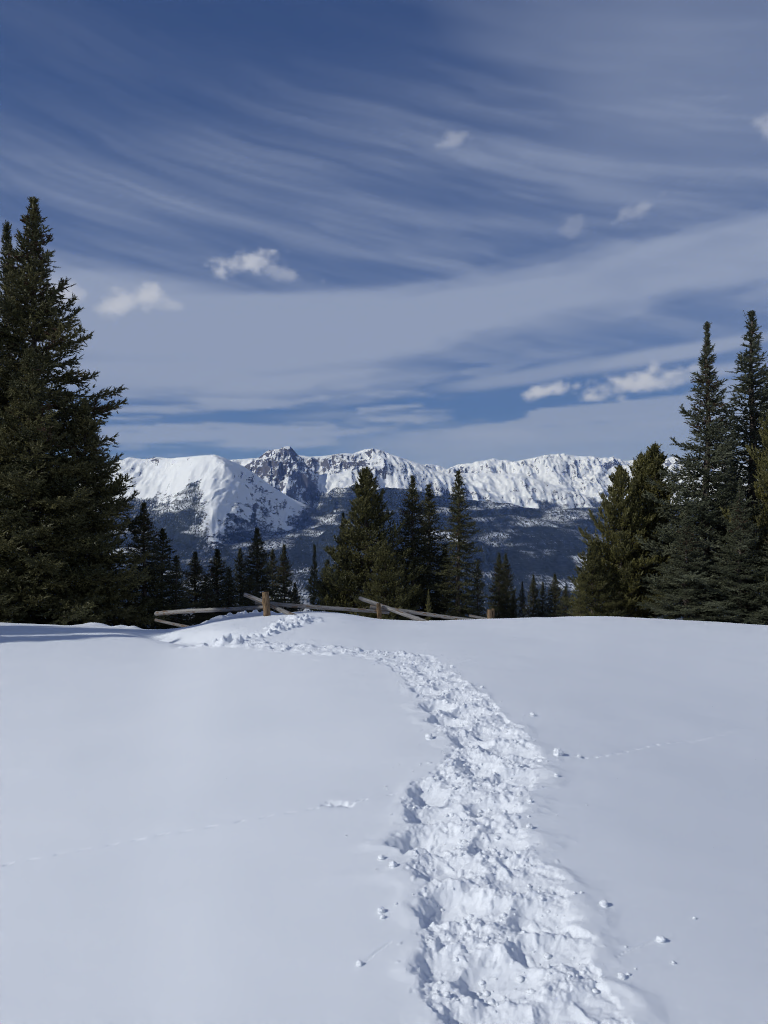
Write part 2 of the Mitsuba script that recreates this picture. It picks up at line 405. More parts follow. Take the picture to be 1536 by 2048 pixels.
RANGES = [  # crest in photo (px, row), its distance, front slope, gully depth, ruggedness
    ('dome', ridge([(-400, 960), (0, 945), (180, 930), (230, 922), (258, 912), (288, 916), (314, 912), (340, 914), (382, 910), (405, 908), (430, 906.5), (447, 912), (486, 930), (525, 956), (551, 975), (584, 994), (623, 1013), (672, 1037), (760, 1066), (850, 1092), (1000, 1140), (1900, 1240)]), 10500, .50, 50, 32),
    ('crag', ridge([(-400, 1010), (250, 990), (400, 965), (450, 948), (486, 932), (505, 921), (519, 913), (528, 905), (535, 899), (548, 897), (561, 896), (568, 891), (581, 890.5), (588, 899), (594, 906), (604, 917), (613, 928), (620, 938), (626, 946), (636, 962), (660, 996), (720, 1030), (900, 1080), (1900, 1200)]), 11900, .78, 85, 105),
    ('middle', ridge([(-400, 960), (300, 930), (520, 914), (600, 909), (620, 912), (659, 909), (688, 905), (707, 906), (720, 900), (732, 896.5), (746, 896), (763, 899), (782, 907), (812, 917), (844, 928), (870, 940), (893, 948), (925, 961), (958, 974), (991, 990), (1017, 1004), (1060, 1016), (1130, 1036), (1300, 1070), (1900, 1130)]), 12900, .52, 95, 55),
    ('wooded', ridge([(-400, 1200), (430, 1120), (560, 1070), (640, 1035), (700, 1004), (740, 986), (776, 975), (828, 977), (870, 990), (938, 999), (1017, 1006), (1049, 1014), (1100, 1018), (1200, 1021), (1300, 1030), (1900, 1060)]), 10700, .17, 30, 34),
    ('shelf', ridge([(-400, 1000), (700, 965), (850, 950), (900, 946), (950, 945), (1000, 946), (1040, 947), (1060, 953), (1080, 960), (1110, 971), (1145, 981), (1180, 992), (1215, 998), (1300, 1008), (1900, 1040)]), 14200, .50, 75, 55),
    ('east', ridge([(-400, 960), (600, 950), (780, 935), (844, 929), (862, 928), (880, 931), (893, 938), (905, 933), (916, 928), (942, 926), (958, 922), (975, 919), (987, 916), (1000, 920), (1013, 919), (1026, 923), (1056, 917), (1085, 911), (1099, 909), (1130, 908), (1150, 911), (1167, 913), (1182, 911), (1200, 915), (1216, 916), (1226, 912), (1240, 921), (1255, 921), (1276, 918), (1300, 922), (1325, 920), (1349, 911), (1365, 922), (1450, 928), (1600, 935), (1900, 940)]), 16400, .46, 125, 58),
]


def terrain(px, y):
    x = (px - 768) / F * y
    P3 = np.stack([x, y, np.zeros_like(x)], -1)
    px = px + 3.0 * (meshkit.fbm(P3 / 260.0, 3, 95) - 0.5)
    big = meshkit.fbm(P3 / 1900.0, 4, 81) - 0.5
    rid = 1 - np.abs(2 * meshkit.fbm(P3 / np.array([520.0, 800.0, 1]), 5, 83) - 1)
    gul = 1 - np.abs(2 * meshkit.fbm(np.stack([(x + 500 * big) / 260.0, y / 900.0, np.zeros_like(x)], -1), 4, 87) - 1)
    fin = 0.95 * (1 - np.abs(2 * meshkit.fbm(np.stack([(x + 260 * big) / 125.0, y / 330.0, np.zeros_like(x)], -1), 4, 89) - 1) - 0.72)
    val = np.interp(y, [0, 60, 400, 1500, 3000, 4300, 5200, 6500, 8000, 9200, 10200, 11200, 12500, 14000, 16000, 24000], [-8, -19, -100, -330, -580, -735, -740, -600, -410, -250, -110, -20, 30, 40, 30, 0])
    lump = smooth(3500, 6500, y)
    val = val + lump * (230 * big * smooth(4500, 7500, y) + 28 * (rid - 0.6) + 10 * fin)
    val = val - 170 * smooth(700, 950, px) * smooth(11000, 12200, y) - 120 * np.exp(-((px - 640) / 110) ** 2) * np.exp(-((y - 9800) / 1600) ** 2)
    z = val.copy()
    for name, row, D, slope, g, rug in RANGES:
        wav = D + 420 * (meshkit.fbm(np.stack([x / 800.0, x * 0 + D, x * 0], -1), 3, 91) - 0.5)
        if name == 'wooded':
            wav = D + 0 * x
        if name == 'dome':
            wav = wav - 700 * np.exp(-((px - 430) / 75.0) ** 2) + 500 * smooth(430, 250, px)
        dd = wav - y
        depth = np.abs(dd)
        sway = smooth(0, 500, depth) * (70 * (meshkit.fbm(np.stack([x / 900.0, y / 450.0, x * 0 + D], -1), 3, 97) - 0.5) + 0.012 * dd)
        zc = (HORIZON - row(px + sway)) / F * wav
        near = smooth(0, 350, depth)
        prof = np.where(dd > 0, slope * dd * (1 - 0.10 * smooth(0, 2500, dd)), 0.55 * depth)
        spur = g * (gul - 0.62) * 1.8 * near * smooth(2600, 700, depth) + rug * ((rid - 0.62) * 1.5 + 1.5 * fin) * smooth(0, 160, depth)
        lay = zc - prof + spur * np.where(dd > 0, 1, .4)
        k = 22.0
        m = np.maximum(z, lay)
        z = m + k * np.log(np.exp((z - m) / k) + np.exp((lay - m) / k)) - k * 0.1
    return x, z


pcol = px_t(uneven([(-700, 40), (100, 8), (215, 1.9), (1380, 1.9), (1420, 8), (1700, 40), (2300, 0)])) * F + 768
mrow = np.concatenate([np.exp(np.linspace(math.log(57), math.log(4200), 40)), np.arange(4260, 8600, 75.0), np.arange(8600, 17400, 21.0), np.arange(17400, 22000, 300)])
MP, MY = np.meshgrid(pcol, mrow)
mx, mz = terrain(MP.ravel(), MY.ravel())


def mountain(p, n, uv):
    z, up = p.z, n.z
    a = fbm(p.x / 420, p.y / 420, z / 200, octaves=4)
    b = fbm(p.x / 95, p.y / 95, z / 60, octaves=3)
    c = fbm(p.x / 24, p.y / 60, z / 18, octaves=3)
    # bare rock where it is too steep or too windswept for snow
    crag = dr.exp(-dr.square((p.x + 1500) / 520) - dr.square((p.y - 11700) / 900))
    mid = dr.exp(-dr.square((p.x + 640) / 560) - dr.square((p.y - 12600) / 700)) * smoothstep(420, 620, z)
    side = smoothstep(0.05, 0.45, n.x)           # lee faces hold less snow
    rk = (1 - up) * 1.04 + 0.55 * (b - 0.5) + 0.45 * (a - 0.5) + 0.46 * (c - 0.5) - 0.17 * dr.exp(-dr.square((p.x + 2300) / 1000)) * smoothstep(11300, 10800, p.y) + 0.34 * dr.exp(-dr.square((p.x + 3230) / 260)) * smoothstep(500, 620, z) * smoothstep(11600, 11300, p.y) + 0.28 * crag + 0.24 * mid + 0.05 * side
    rock = smoothstep(0.46, 0.56, rk)
    rcol = mix((0.050, 0.051, 0.060), (0.140, 0.134, 0.142), b)
    snow = mix((0.84, 0.86, 0.88), (0.89, 0.90, 0.91), c)
    hi = snow * (1 - rock) + rcol * rock
    # forest below the tree line, thinning upward, with meadows and old burns
    g = fbm(p.x / 210, p.y / 700, 4.0, octaves=4)
    tl = 70 + 90 * (noise(p.x / 70, p.y / 300, 1.0) - .5) + 150 * dr.exp(-dr.square((p.x + 50) / 1000)) - 60 * smoothstep(600, 1700, p.x) + 420 * smoothstep(11600, 11100, p.y) * smoothstep(-1300, -700, p.x) - 330 * dr.exp(-dr.square((p.x + 1150) / 720)) * smoothstep(11200, 10500, p.y) + 260 * (fbm(p.x / 75 + p.y / 900, p.y / 1500, 8.0, octaves=3) - 0.5) * smoothstep(11300, 10900, p.y) + 250 * (a - 0.5) + 480 * (g - 0.5) + 60 * (c - 0.5)
    dome = smoothstep(11300, 10900, p.y)
    tl = tl + dome * (190 * dr.exp(-dr.square((p.x + 2200 + 200 * (b - .5)) / 210)) - 170 * dr.exp(-dr.square((p.x + 1760 + 260 * (b - .5)) / 110)) + 90 * dr.exp(-dr.square((p.x + 1500 + 200 * (b - .5)) / 80)) + 330 * (b - .5) + 260 * (c - .5))
    tl = tl + (1 - dome) * (150 * (b - .5) + 150 * (c - .5))
    wood = smoothstep(45, -45, z - tl + 50 * (c - .5)) * (1 - (0.30 + 0.25 * dome) * smoothstep(-260, 40, z - tl) * smoothstep(.45, .7, noise(p.x / 9, p.y / 60, z / 20)))
    strip = fbm(p.x / 620 + 9, z / 60 + 1.5 * a, p.y / 2600, octaves=4)
    patch = fbm(p.x / 380, p.y / 700 + 5, z / 170, octaves=4)
    thin = smoothstep(0.57, 0.74, 0.55 * strip + 0.55 * patch - 0.03 + 0.05 * smoothstep(-900, -100, z)) * 0.9
    speck = noise(p.x / 8, p.y / 60, z / 17)
    stand = 1 - thin * smoothstep(0.30, 0.7, speck + 0.5 * (c - 0.5)) - (1 - thin) * 0.40 * smoothstep(0.72, 1.0, speck) * smoothstep(0.38, 0.6, patch)
    trees = mix((0.012, 0.017, 0.018), (0.032, 0.038, 0.036), noise(p.x / 22, p.y / 50, z / 10)) * (0.6 + 0.8 * patch)
    w = wood * stand
    return hi * (1 - w) + trees * w


scene['mountain_terrain'] = {'type': 'twosided', 'bsdf': {'type': 'diffuse', 'reflectance': proc(mountain)}}
scene['mountains'] = mikit.ply((np.stack([mx, MY.ravel(), mz], 1), grid_faces(*MP.shape)), 'mountain_terrain', smooth=True)
labels['mountains'] = {'label': 'snowy mountain range above a dark forested valley', 'category': 'mountains', 'kind': 'structure'}

# ------------------------------------------------------------------ trees


class Soup:
    """Loose triangles with a colour each."""

    def __init__(self):
        self.v, self.c = [], []

    def add(self, tri, col):
        self.v.append(tri.reshape(-1, 3))
        self.c.append(np.repeat(col, 3, 0))

    def mesh(self):
        v, c = np.concatenate(self.v), np.concatenate(self.c)
        return (v, np.arange(len(v)).reshape(-1, 3)), c


def frames(d):
    d = d / np.linalg.norm(d, axis=1, keepdims=True)
    a = np.cross(d, np.where(np.abs(d[:, 2:]) < 0.9, [0, 0, 1.0], [1.0, 0, 0]))
    a /= np.linalg.norm(a, axis=1, keepdims=True)
    return d, a, np.cross(d, a)


def shoots(soup, p, d, L, rad, col, rng, n=9):
    """Needle-clad twig tips: a thin core and n flat needles tufts fanning forward, each its own triangle."""
    N = len(p)
    d, a, b = frames(d)
    ang0 = rng.uniform(0, 6.28, N)
    L, rad = L[:, None], rad[:, None]
    tri, cols = [], []
    for k in range(3):           # core
        t0, t1 = ang0 + k * 2.094, ang0 + (k + 1) * 2.094
        q0 = p + d * L * .12 + (a * np.cos(t0)[:, None] + b * np.sin(t0)[:, None]) * rad * .42
        q1 = p + d * L * .12 + (a * np.cos(t1)[:, None] + b * np.sin(t1)[:, None]) * rad * .42
        tri.append(np.stack([q0, q1, p + d * L], 1))
        cols.append(col * 0.8)
    for k in range(n):
        f = (k + rng.uniform(0, 1, N)) / n
        th = ang0 + k * 2.4 + rng.uniform(-.4, .4, N)
        out = a * np.cos(th)[:, None] + b * np.sin(th)[:, None]
        side = np.cross(d, out)
        root = p + d * L * (f * .85)[:, None]
        ln = rad * rng.uniform(.8, 1.35, (N, 1)) * (1.15 - .45 * f[:, None])
        tip = root + out * ln * .85 + d * ln * .75
        w = ln * .26
        tri.append(np.stack([root - side * w + d * ln * .0, root + side * w, tip], 1))
        cols.append(col * rng.uniform(.75, 1.3, (N, 1)))
    soup.add(np.concatenate(tri), np.concatenate(cols))


def make_tree(seed, H, prof, nb, kind='spruce', tone=((.030, .038, .020), (.062, .068, .034)), cones=0.0, shoot=.17, rad=.05, gap=0.12, e_top=50, e_low=-12, droop=.25, twig=1.0, leaders=1, first=.04):
    """Conifer of height H at the origin. prof(h) = crown half width at relative height h. Returns crown (soup mesh, colours) and trunk mesh."""
    rng = np.random.RandomState(seed)
    S = Soup()
    P, D, LL, C = [], [], [], []
    sticks = []
    tone = np.array(tone)
    hs = first + (1 - first) * (1 - (1 - (np.arange(nb) + rng.uniform(0, 1, nb)) / nb) ** 1.12)
    hs = np.clip(hs, 0, .985)
    gaps = rng.uniform(0, 1, 400)
    for i, h in enumerate(hs):
        az = i * 2.399 + rng.uniform(-.7, .7)
        sector = gaps[int(h * 14) * 7 + int((az % 6.283) / 6.283 * 7)]
        L = prof(h) * rng.uniform(.50, 1.0) ** .8 * rng.choice([1, 1, 1, 1.18]) * (0.62 if sector < gap else 1.0) * (1.12 if sector > .88 else 1)
        if L < .05:
            L = .05
        e0 = math.radians(e_low + (e_top - e_low) * h ** 1.6 + rng.uniform(-16, 16))
        n = max(3, int(L / .12))
        s = np.linspace(0, 1, n + 1)
        # branch axis: leaves at e0, sags, then lifts at the tip
        e = e0 - droop * 1.6 * np.sin(np.pi * np.clip(s, 0, 1)) * (1 - h) + (1.15 if kind == 'spruce' else 1.25) * np.clip(s - .5, 0, 1) * 1.2
        ca = az + rng.uniform(-.25, .25) * s
        step = np.stack([np.cos(e) * np.cos(ca), np.cos(e) * np.sin(ca), np.sin(e)], 1) * (L / n)
        q = np.array([0, 0, h * H]) + np.vstack([np.zeros(3), np.cumsum(step[:-1], 0)])
        sticks.append(q)
        t = step / np.linalg.norm(step, axis=1, keepdims=True)
        age = rng.uniform(0, 1)
        base_c = tone[0] + (tone[1] - tone[0]) * age
        brown = rng.rand() < cones * smooth(.45, .85, h)
        # side twigs, alternating, in the branch's own hanging plane
        for side in (-1, 1):
            ss = np.arange(.16 + rng.uniform(0, .06), 1.0, .10 / max(L, .5) * (1 if kind == 'spruce' else 1.25))
            for s0 in ss:
                k = min(int(s0 * n), n - 1)
                tl = twig * min(.62, min(.16, .5 * L) + .42 * L * (1 - s0) ** .8 * (.35 + .65 * min(1, s0 * 3))) * rng.uniform(.5, 1.2)
                o = np.cross(t[k], [0, 0, 1.0])
                o /= np.linalg.norm(o) + 1e-9
                v = t[k] * rng.uniform(.55, .95) + side * o * rng.uniform(.6, 1.0) + np.array([0, 0, rng.uniform(-.95, .6) if kind == 'spruce' else rng.uniform(.1, 1.1)])
                v /= np.linalg.norm(v)
                m = max(1, int(round(tl / (shoot * .62))))
                f = (np.arange(m) + rng.uniform(.1, .5)) / m
                root = q[k] + (q[min(k + 1, n)] - q[k]) * (s0 * n - k)
                lift = np.array([0, 0, 1.0]) * (f[:, None] ** 2) * tl * (.18 if kind == 'spruce' else .5)
                P.append(root + v * (f * tl)[:, None] + lift)
                dirs = v + rng.normal(0, .38, (m, 3)) + np.array([0, 0, .40 if kind == 'spruce' else .75]) * (.3 + f[:, None])
                D.append(dirs)
                LL.append(min(shoot, .35 * L + .05) * rng.uniform(.75, 1.25, m))
                cc = base_c * rng.uniform(.8, 1.2)
                cc = np.repeat(cc[None], m, 0)
                if brown:
                    hit_ = rng.rand(m) < .45
                    cc[hit_] = np.array([.085, .048, .026]) * rng.uniform(.7, 1.2)
                C.append(cc)
        # along the branch top and its tip
        P.append(q[n // 4:])
        D.append(np.vstack([t, t[-1:]])[n // 4:len(q)] + rng.normal(0, .25, (len(q) - n // 4, 3)) + [0, 0, .35])
        LL.append(np.full(len(q) - n // 4, shoot) * rng.uniform(.8, 1.2, len(q) - n // 4))
        C.append(np.repeat(base_c[None] * 1.05, len(q) - n // 4, 0))
    for k in range(leaders):     # the leading shoot
        m = int(max(6, .10 * H / .12))
        zz = H * np.linspace(.93, 1.0, m)
        off = np.array([[0, 0]]) if leaders == 1 else np.array([[.35 * (k - .5), .1 * k]])
        lp = np.stack([off[:, 0] * np.linspace(0, 1, m), off[:, 1] * np.linspace(0, 1, m), zz - .05 * H * (k == 1) * np.linspace(0, 1, m)], 1)
        for r_ in range(2):
            P.append(lp)
            D.append(np.array([0, 0, 1.0]) + rng.normal(0, .7 if r_ else .05, (m, 3)) * np.linspace(1, .1, m)[:, None])
            LL.append(np.linspace(shoot * (.45 if r_ else .8), shoot * .3, m))
            C.append(np.repeat(tone[1][None], m, 0))
    P, D, LL, C = np.concatenate(P), np.concatenate(D), np.concatenate(LL), np.concatenate(C)
    shoots(S, P, D, LL, np.minimum(rad, LL * .36) * rng.uniform(.75, 1.2, len(P)), C, rng, 8)
    # trunk and limbs
    V, Fc, at = [], [], 0

    def tube(pts, radii, sides):
        nonlocal at
        ang = np.arange(sides) * 2 * np.pi / sides
        dd = np.gradient(pts, axis=0)
        _, a, b = frames(dd + 1e-9)
        v = pts[:, None] + radii[:, None, None] * (np.cos(ang)[None, :, None] * a[:, None] + np.sin(ang)[None, :, None] * b[:, None])
        i, j = np.meshgrid(np.arange(len(pts) - 1), np.arange(sides), indexing='ij')
        A, B, C_, D_ = i * sides + j, i * sides + (j + 1) % sides, (i + 1) * sides + (j + 1) % sides, (i + 1) * sides + j
        V.append(v.reshape(-1, 3))
        Fc.append(np.concatenate([np.stack([A, B, C_], -1).reshape(-1, 3), np.stack([A, C_, D_], -1).reshape(-1, 3)]) + at)
        at += len(v) * sides

    zz = np.linspace(-.6, H * .97, 14)
    tube(np.stack([.03 * np.sin(zz * .9 + seed), .03 * np.cos(zz * .7), zz], 1), .011 * H * (1.02 - np.clip(zz / H, 0, 1)) ** .9 + .006, 9)
    for q in sticks:
        if len(q) > 4:
            qq = q[::2]
            tube(qq, np.linspace(.018 + .004 * len(q) ** .5, .005, len(qq)), 3)
    return S.mesh(), (np.concatenate(V), np.concatenate(Fc))


def cone(w, p=1.0, low=.12):
    """Crown half width over relative height: a cone of half width w at the bottom, drawn in below `low`."""
    return lambda h: w * (1 - h) ** p * (0.62 + 0.38 * min(1, h / low))


GREEN = ((.056, .058, .020), (.148, .132, .048))
DARK = ((.040, .044, .018), (.098, .094, .038))
GREY = ((.058, .066, .036), (.138, .144, .086))
OLIVE = ((.072, .070, .022), (.158, .142, .042))
KINDS = {
    'wide': dict(H=16, prof=cone(4.6, .95), nb=270, gap=.17, tone=GREEN, cones=.45, shoot=.23, rad=.075, droop=.22, e_low=-4),
    'wide2': dict(H=12, prof=cone(3.6, .9), nb=240, gap=.08, tone=GREEN, cones=.1, shoot=.23, rad=.075, droop=.22, e_low=-4),
    'spire': dict(H=10, prof=cone(1.9, .85), nb=190, tone=DARK, cones=.25, shoot=.17, rad=.055, droop=.35),
    'spire2': dict(H=9, prof=cone(1.6, .75), nb=140, tone=DARK, cones=.2, shoot=.17, rad=.055, droop=.45, gap=.3),
    'grey': dict(H=13, prof=cone(3.2, 1.25), nb=240, gap=.16, tone=GREY, cones=.3, shoot=.18, rad=.058, droop=.12, e_low=0),
    'grey2': dict(H=13, prof=cone(2.4, 1.05), nb=190, gap=.18, tone=GREY, cones=.2, shoot=.18, rad=.058, droop=.10, e_low=5, leaders=2),
    'pine': dict(H=7, prof=cone(2.3, .62), nb=170, kind='pine', tone=OLIVE, cones=0, shoot=.22, rad=.075, droop=-.1, e_low=8, e_top=60, gap=.28, twig=.9),
    'pine2': dict(H=6, prof=cone(2.0, .7), nb=140, kind='pine', tone=((.055, .056, .018), (.118, .108, .034)), shoot=.20, rad=.07, droop=-.05, e_low=5, e_top=55, gap=.2, twig=.9),
    'young': dict(H=3, prof=cone(.7, .8), nb=60, tone=OLIVE, shoot=.13, rad=.04, droop=.1, gap=.3, twig=.8),
}
used = {}
SOLID = {}


def template(kind):
    if kind not in used:
        opt = dict(KINDS[kind])
        (crown, col), trunk = make_tree(100 + len(used), **opt)
        g = 'kind_' + kind
        scene[g] = {'type': 'shapegroup', 'crown': mikit.ply(crown, 'foliage', smooth=False, color=col), 'trunk': mikit.ply(trunk, 'bark', smooth=True)}
        used[kind] = (g, opt['H'], opt['prof'](.1), len(crown[1]))
    return used[kind]


def numbered(name):
    if name not in labels:
        return name
    k = 1
    while f'{name}_{k:03d}' in labels:
        k += 1
    return f'{name}_{k:03d}'


TURN = np.random.RandomState(5)


def tree(kind, name, px, top, Y, hw, label, category, group=None, lean=0.0, turn=None):
    """A tree whose tip stands at photo pixel (px, top) at distance Y, hw = half width low in the crown in photo pixels."""
    g, H, W, _ = template(kind)
    x, zt = (px - 768) / F * Y, (HORIZON - top) / F * Y
    zb = GZ(x, Y) - .1
    h = zt - zb
    s = (hw / F * Y) / W
    key = numbered(name)
    scene[key] = {'type': 'instance', 'g': {'type': 'ref', 'id': g},
                  'to_world': T().translate([x, Y, zb]).rotate([0, 1, 0], lean).rotate([0, 0, 1], TURN.uniform(0, 360) if turn is None else turn).scale([s, s, h / H])}
    labels[key] = {'label': label, 'category': category}
    if group:
        labels[key]['group'] = group
    return key


SP, PI_ = 'spruce tree', 'pine tree'
# left edge
tree('wide', 'spruce_tree', 70, 398, 26.0, 262, 'tallest spruce at the left edge with a narrow brown-coned spire', SP)
tree('spire', 'spruce_tree', 17, 448, 29.0, 120, 'spruce with a thin spire just left of the tallest spruce', SP)
tree('wide', 'spruce_tree', -75, 520, 24.5, 260, 'dense spruce cut by the left edge of the frame', SP)
tree('wide2', 'spruce_tree', 60, 700, 23.5, 190, 'bushy green spruce low in front of the tallest spruce', SP)
tree('wide2', 'spruce_tree', 170, 800, 25.0, 150, 'spruce at the right flank of the big left clump, reaching down to the snow', SP)
tree('spire', 'spruce_tree', 288, 1005, 26.5, 82, 'thin spruce standing right beside the big left clump', SP)
tree('spire2', 'spruce_tree', 325, 1058, 29, 80, 'shorter spruce behind the left rail of the fence', SP)
# between the left clump and the middle
tree('spire', 'spruce_tree', 390, 1104, 31, 72, 'small spruce with a brownish tip, first of the row behind the left fence', SP)
tree('spire', 'spruce_tree', 434, 1098, 33, 80, 'small spruce second in the row behind the left fence', SP)
tree('spire2', 'spruce_tree', 480, 1098, 34, 52, 'slim spruce left of the tallest spruce behind the fence post', SP)
tree('spire', 'spruce_tree', 514, 1056, 33, 75, 'tallest spruce of the row behind the thick fence post', SP)
tree('spire2', 'spruce_tree', 545, 1100, 36, 49, 'half hidden spruce between two spruces behind the thick post', SP)
tree('spire', 'spruce_tree', 568, 1090, 35, 55, 'dark pointed spruce right above the thick fence post', SP)
tree('young', 'young_pine', 629, 1094, 31, 22, 'pale spindly young conifer left of the broad middle pine', 'young tree')
for px, top, Y, hw, lab in ((352, 1112, 27, 48, 'low spruce behind the left rail, beside the big clump'), (412, 1152, 27.5, 46, 'low bushy spruce between the first two small spruces behind the left fence'),
                            (458, 1138, 28, 44, 'low spruce just left of the thick fence post'), (500, 1150, 27, 44, 'low dark spruce behind the rail end at the thick fence post'),
                            (590, 1165, 31, 34, 'low spruce right of the dark pointed spruce behind the thick post'), (655, 1120, 28, 46, 'low spruce at the left foot of the broad middle pine'), (890, 1090, 29, 60, 'bushy spruce filling in under the sparse drooping spruce'),
                            (1132, 1172, 30, 34, 'low spruce closest to the bare stemmed young pine'), (1028, 1180, 31, 22, 'tiniest spruce at the foot of the twin small spruces')):
    tree('spire2' if hw > 40 else 'spire', 'spruce_tree', px, top, Y, hw, lab, SP)
# middle group
tree('pine2', 'pine_tree', 732, 942, 27, 125, 'broad olive pine with a narrow top in the middle group', PI_)
tree('spire', 'spruce_tree', 686, 1025, 30, 40, 'small dark spire poking out left of the broad middle pine', SP)
tree('pine2', 'pine_tree', 770, 1085, 25, 70, 'low olive pine in front of the middle group behind the fallen rail', PI_)
tree('spire', 'spruce_tree', 825, 952, 28, 76, 'left one of the twin spruces in the middle group', SP)
tree('spire2', 'spruce_tree', 858, 970, 29, 76, 'right one of the twin spruces in the middle group', SP)
tree('spire2', 'spruce_tree', 917, 943, 27, 72, 'sparse spruce with drooping arms at the right of the middle group', SP)
tree('spire2', 'spruce_tree', 955, 1125, 28, 34, 'short spruce at the foot of the sparse drooping spruce', SP)
tree('young', 'sapling', 857, 1182, 22.5, 10, 'thin pale sapling above the long fallen rail', 'sapling')
# right of the middle
tree('spire', 'spruce_tree', 998, 1106, 31, 44, 'left one of the twin small spruces right of the short post', SP)
tree('spire', 'spruce_tree', 1012, 1108, 32, 44, 'right one of the twin small spruces right of the short post', SP)
tree('spire', 'spruce_tree', 1045, 1163, 34, 24, 'tiny spruce alone in the gap right of the twin spruces', SP)
tree('spire', 'spruce_tree', 1067, 1150, 33, 34, 'tiny spruce with a reddish tip left of the right pine group', SP)
tree('spire2', 'spruce_tree', 1086, 1164, 32, 26, 'tiny rounded spruce in the gap before the right pines', SP)
tree('spire', 'spruce_tree', 1110, 1148, 33, 44, 'tiny pointed spruce nearest the right pine group', SP)
# right side
tree('pine', 'pine_tree', 1308, 898, 27, 125, 'tallest yellow olive pine on the right with two blunt tops', PI_)
tree('pine', 'pine_tree', 1281, 915, 27.6, 90, 'second top of the right pine group, close to the tallest one', PI_)
tree('pine', 'pine_tree', 1240, 940, 26, 105, 'left pine of the right group with a pointed olive crown', PI_)
tree('pine2', 'pine_tree', 1185, 1095, 25, 62, 'low pine at the left foot of the right pine group', PI_)
tree('young', 'young_pine', 1160, 1150, 23.5, 26, 'bare stemmed young pine at the left foot of the right group', 'young tree')
tree('grey', 'spruce_tree', 1413, 645, 25, 180, 'grey green spruce with a tall narrow spire on the right', SP)
tree('grey2', 'spruce_tree', 1503, 622, 26.5, 185, 'tall double topped spruce at the right edge', SP)
tree('grey2', 'spruce_tree', 1552, 660, 28.5, 170, 'tall spruce half cut by the right frame edge behind the olive pine', SP)
tree('pine', 'pine_tree', 1575, 740, 23.5, 120, 'olive pine cut by the right edge of the frame', PI_)
tree('grey', 'spruce_tree', 1372, 1020, 23.5, 95, 'low blue grey spruce in front of the tall right spruce', SP)
tree('grey', 'spruce_tree', 1462, 880, 28.5, 100, 'shorter spruce in the gap between the two tall spires on the right', SP)
tree('grey', 'spruce_tree', 1480, 960, 23.0, 105, 'grey bushy spruce at the lower right by the snow', SP)
tree('grey', 'spruce_tree', 1560, 1000, 22.6, 90, 'lowest grey spruce at the right frame edge', SP)
# beyond the left edge, casting the shade on the snow
for x, y, h, hw, lab in ((-16.8, 10.3, 9.4, 3.0, 'spruce left outside the frame, nearest the camera'), (-21, 10.4, 14.5, 3.3, 'spruce left outside the frame, second from the camera'), (-18.5, 12.0, 14, 3.2, 'spruce left outside the frame nearest the big clump')):
    g, H, W, _ = template('wide2')
    key = numbered('spruce_tree')
    scene[key] = {'type': 'instance', 'g': {'type': 'ref', 'id': g}, 'to_world': T().translate([x, y, GZ(x, y) - .1]).rotate([0, 0, 1], x * 40).scale([hw / W, hw / W, h / H])}
    labels[key] = {'label': lab, 'category': SP}

# ------------------------------------------------------------------ the log fence


def log(p0, p1, r0, r1, seed, sides=14, knots=3, bend=.006):
    """A weathered log with knots, sawn ends and a slight bend; uv = (around, metres along)."""
    rng = np.random.RandomState(seed)
    p0, p1 = np.array(p0, float), np.array(p1, float)
    L = np.linalg.norm(p1 - p0)
    n = max(8, int(L / .05))
    s = np.linspace(0, 1, n + 1)
    d, a, b = frames((p1 - p0)[None])
    c = p0 + (p1 - p0) * s[:, None] + (a * np.sin(np.pi * s)[:, None] + b * np.sin(2 * np.pi * s)[:, None] * .5) * bend * L * rng.uniform(-1, 1)
    ang = np.linspace(0, 2 * np.pi, sides + 1)
    r = (r0 + (r1 - r0) * s)[:, None] * (1 + .10 * (meshkit.fbm(np.stack(np.broadcast_arrays(np.cos(ang)[None] * 1.2, np.sin(ang)[None] * 1.2, s[:, None] * L * 3 + seed), -1), 3, seed) - .5) * 2)
    for _ in range(knots * max(1, int(L))):
        ks, ka = rng.uniform(.05, .95), rng.uniform(0, 6.28)
        r = r + .25 * r0 * np.exp(-((s[:, None] - ks) * L / .04) ** 2 - (((ang[None] - ka + np.pi) % (2 * np.pi) - np.pi) / .35) ** 2)
    v = c[:, None] + r[..., None] * (np.cos(ang)[None, :, None] * a + np.sin(ang)[None, :, None] * b)
    uv = np.stack(np.broadcast_arrays(ang[None] / 6.283 + seed, s[:, None] * L), -1)
    f = grid_faces(n + 1, sides + 1)
    v, uv, N = v.reshape(-1, 3), uv.reshape(-1, 2), (n + 1) * (sides + 1)
    for ring, cen, flip in ((0, c[0], 1), (n, c[-1], 0)):    # sawn ends
        i = np.arange(sides) + ring * (sides + 1)
        k = len(v)
        rim = v[ring * (sides + 1):ring * (sides + 1) + sides + 1] * .96 + cen * .04
        v = np.vstack([v, rim, cen])
        uv = np.vstack([uv, np.stack([np.full(sides + 1, .3), np.full(sides + 1, .3)], 1), [[.3, .3]]])
        j = np.arange(sides) + k
        q = np.stack([j, j + 1, np.full(sides, k + sides + 1)], 1)
        e = np.concatenate([np.stack([i, j, i + 1], 1), np.stack([i + 1, j, j + 1], 1)])
        f = np.vstack([f, q[:, ::-1] if flip else q, e if flip else e[:, ::-1]])
    return (v, f), uv


def at(px, py, Y):
    return np.array([(px - 768) / F * Y, Y, (HORIZON - py) / F * Y])


def piece(name, mat, a, b, r0, r1, seed, label=None, **kw):
    m, uv = log(a, b, r0, r1, seed, **kw)
    key = 'log_fence__' + name
    k = 1
    while key in scene:
        key = f'log_fence__{name}_{k:03d}'
        k += 1
    scene[key] = mikit.ply(m, mat, smooth=True, uv=uv)
    if label:
        labels[key] = {'label': label}


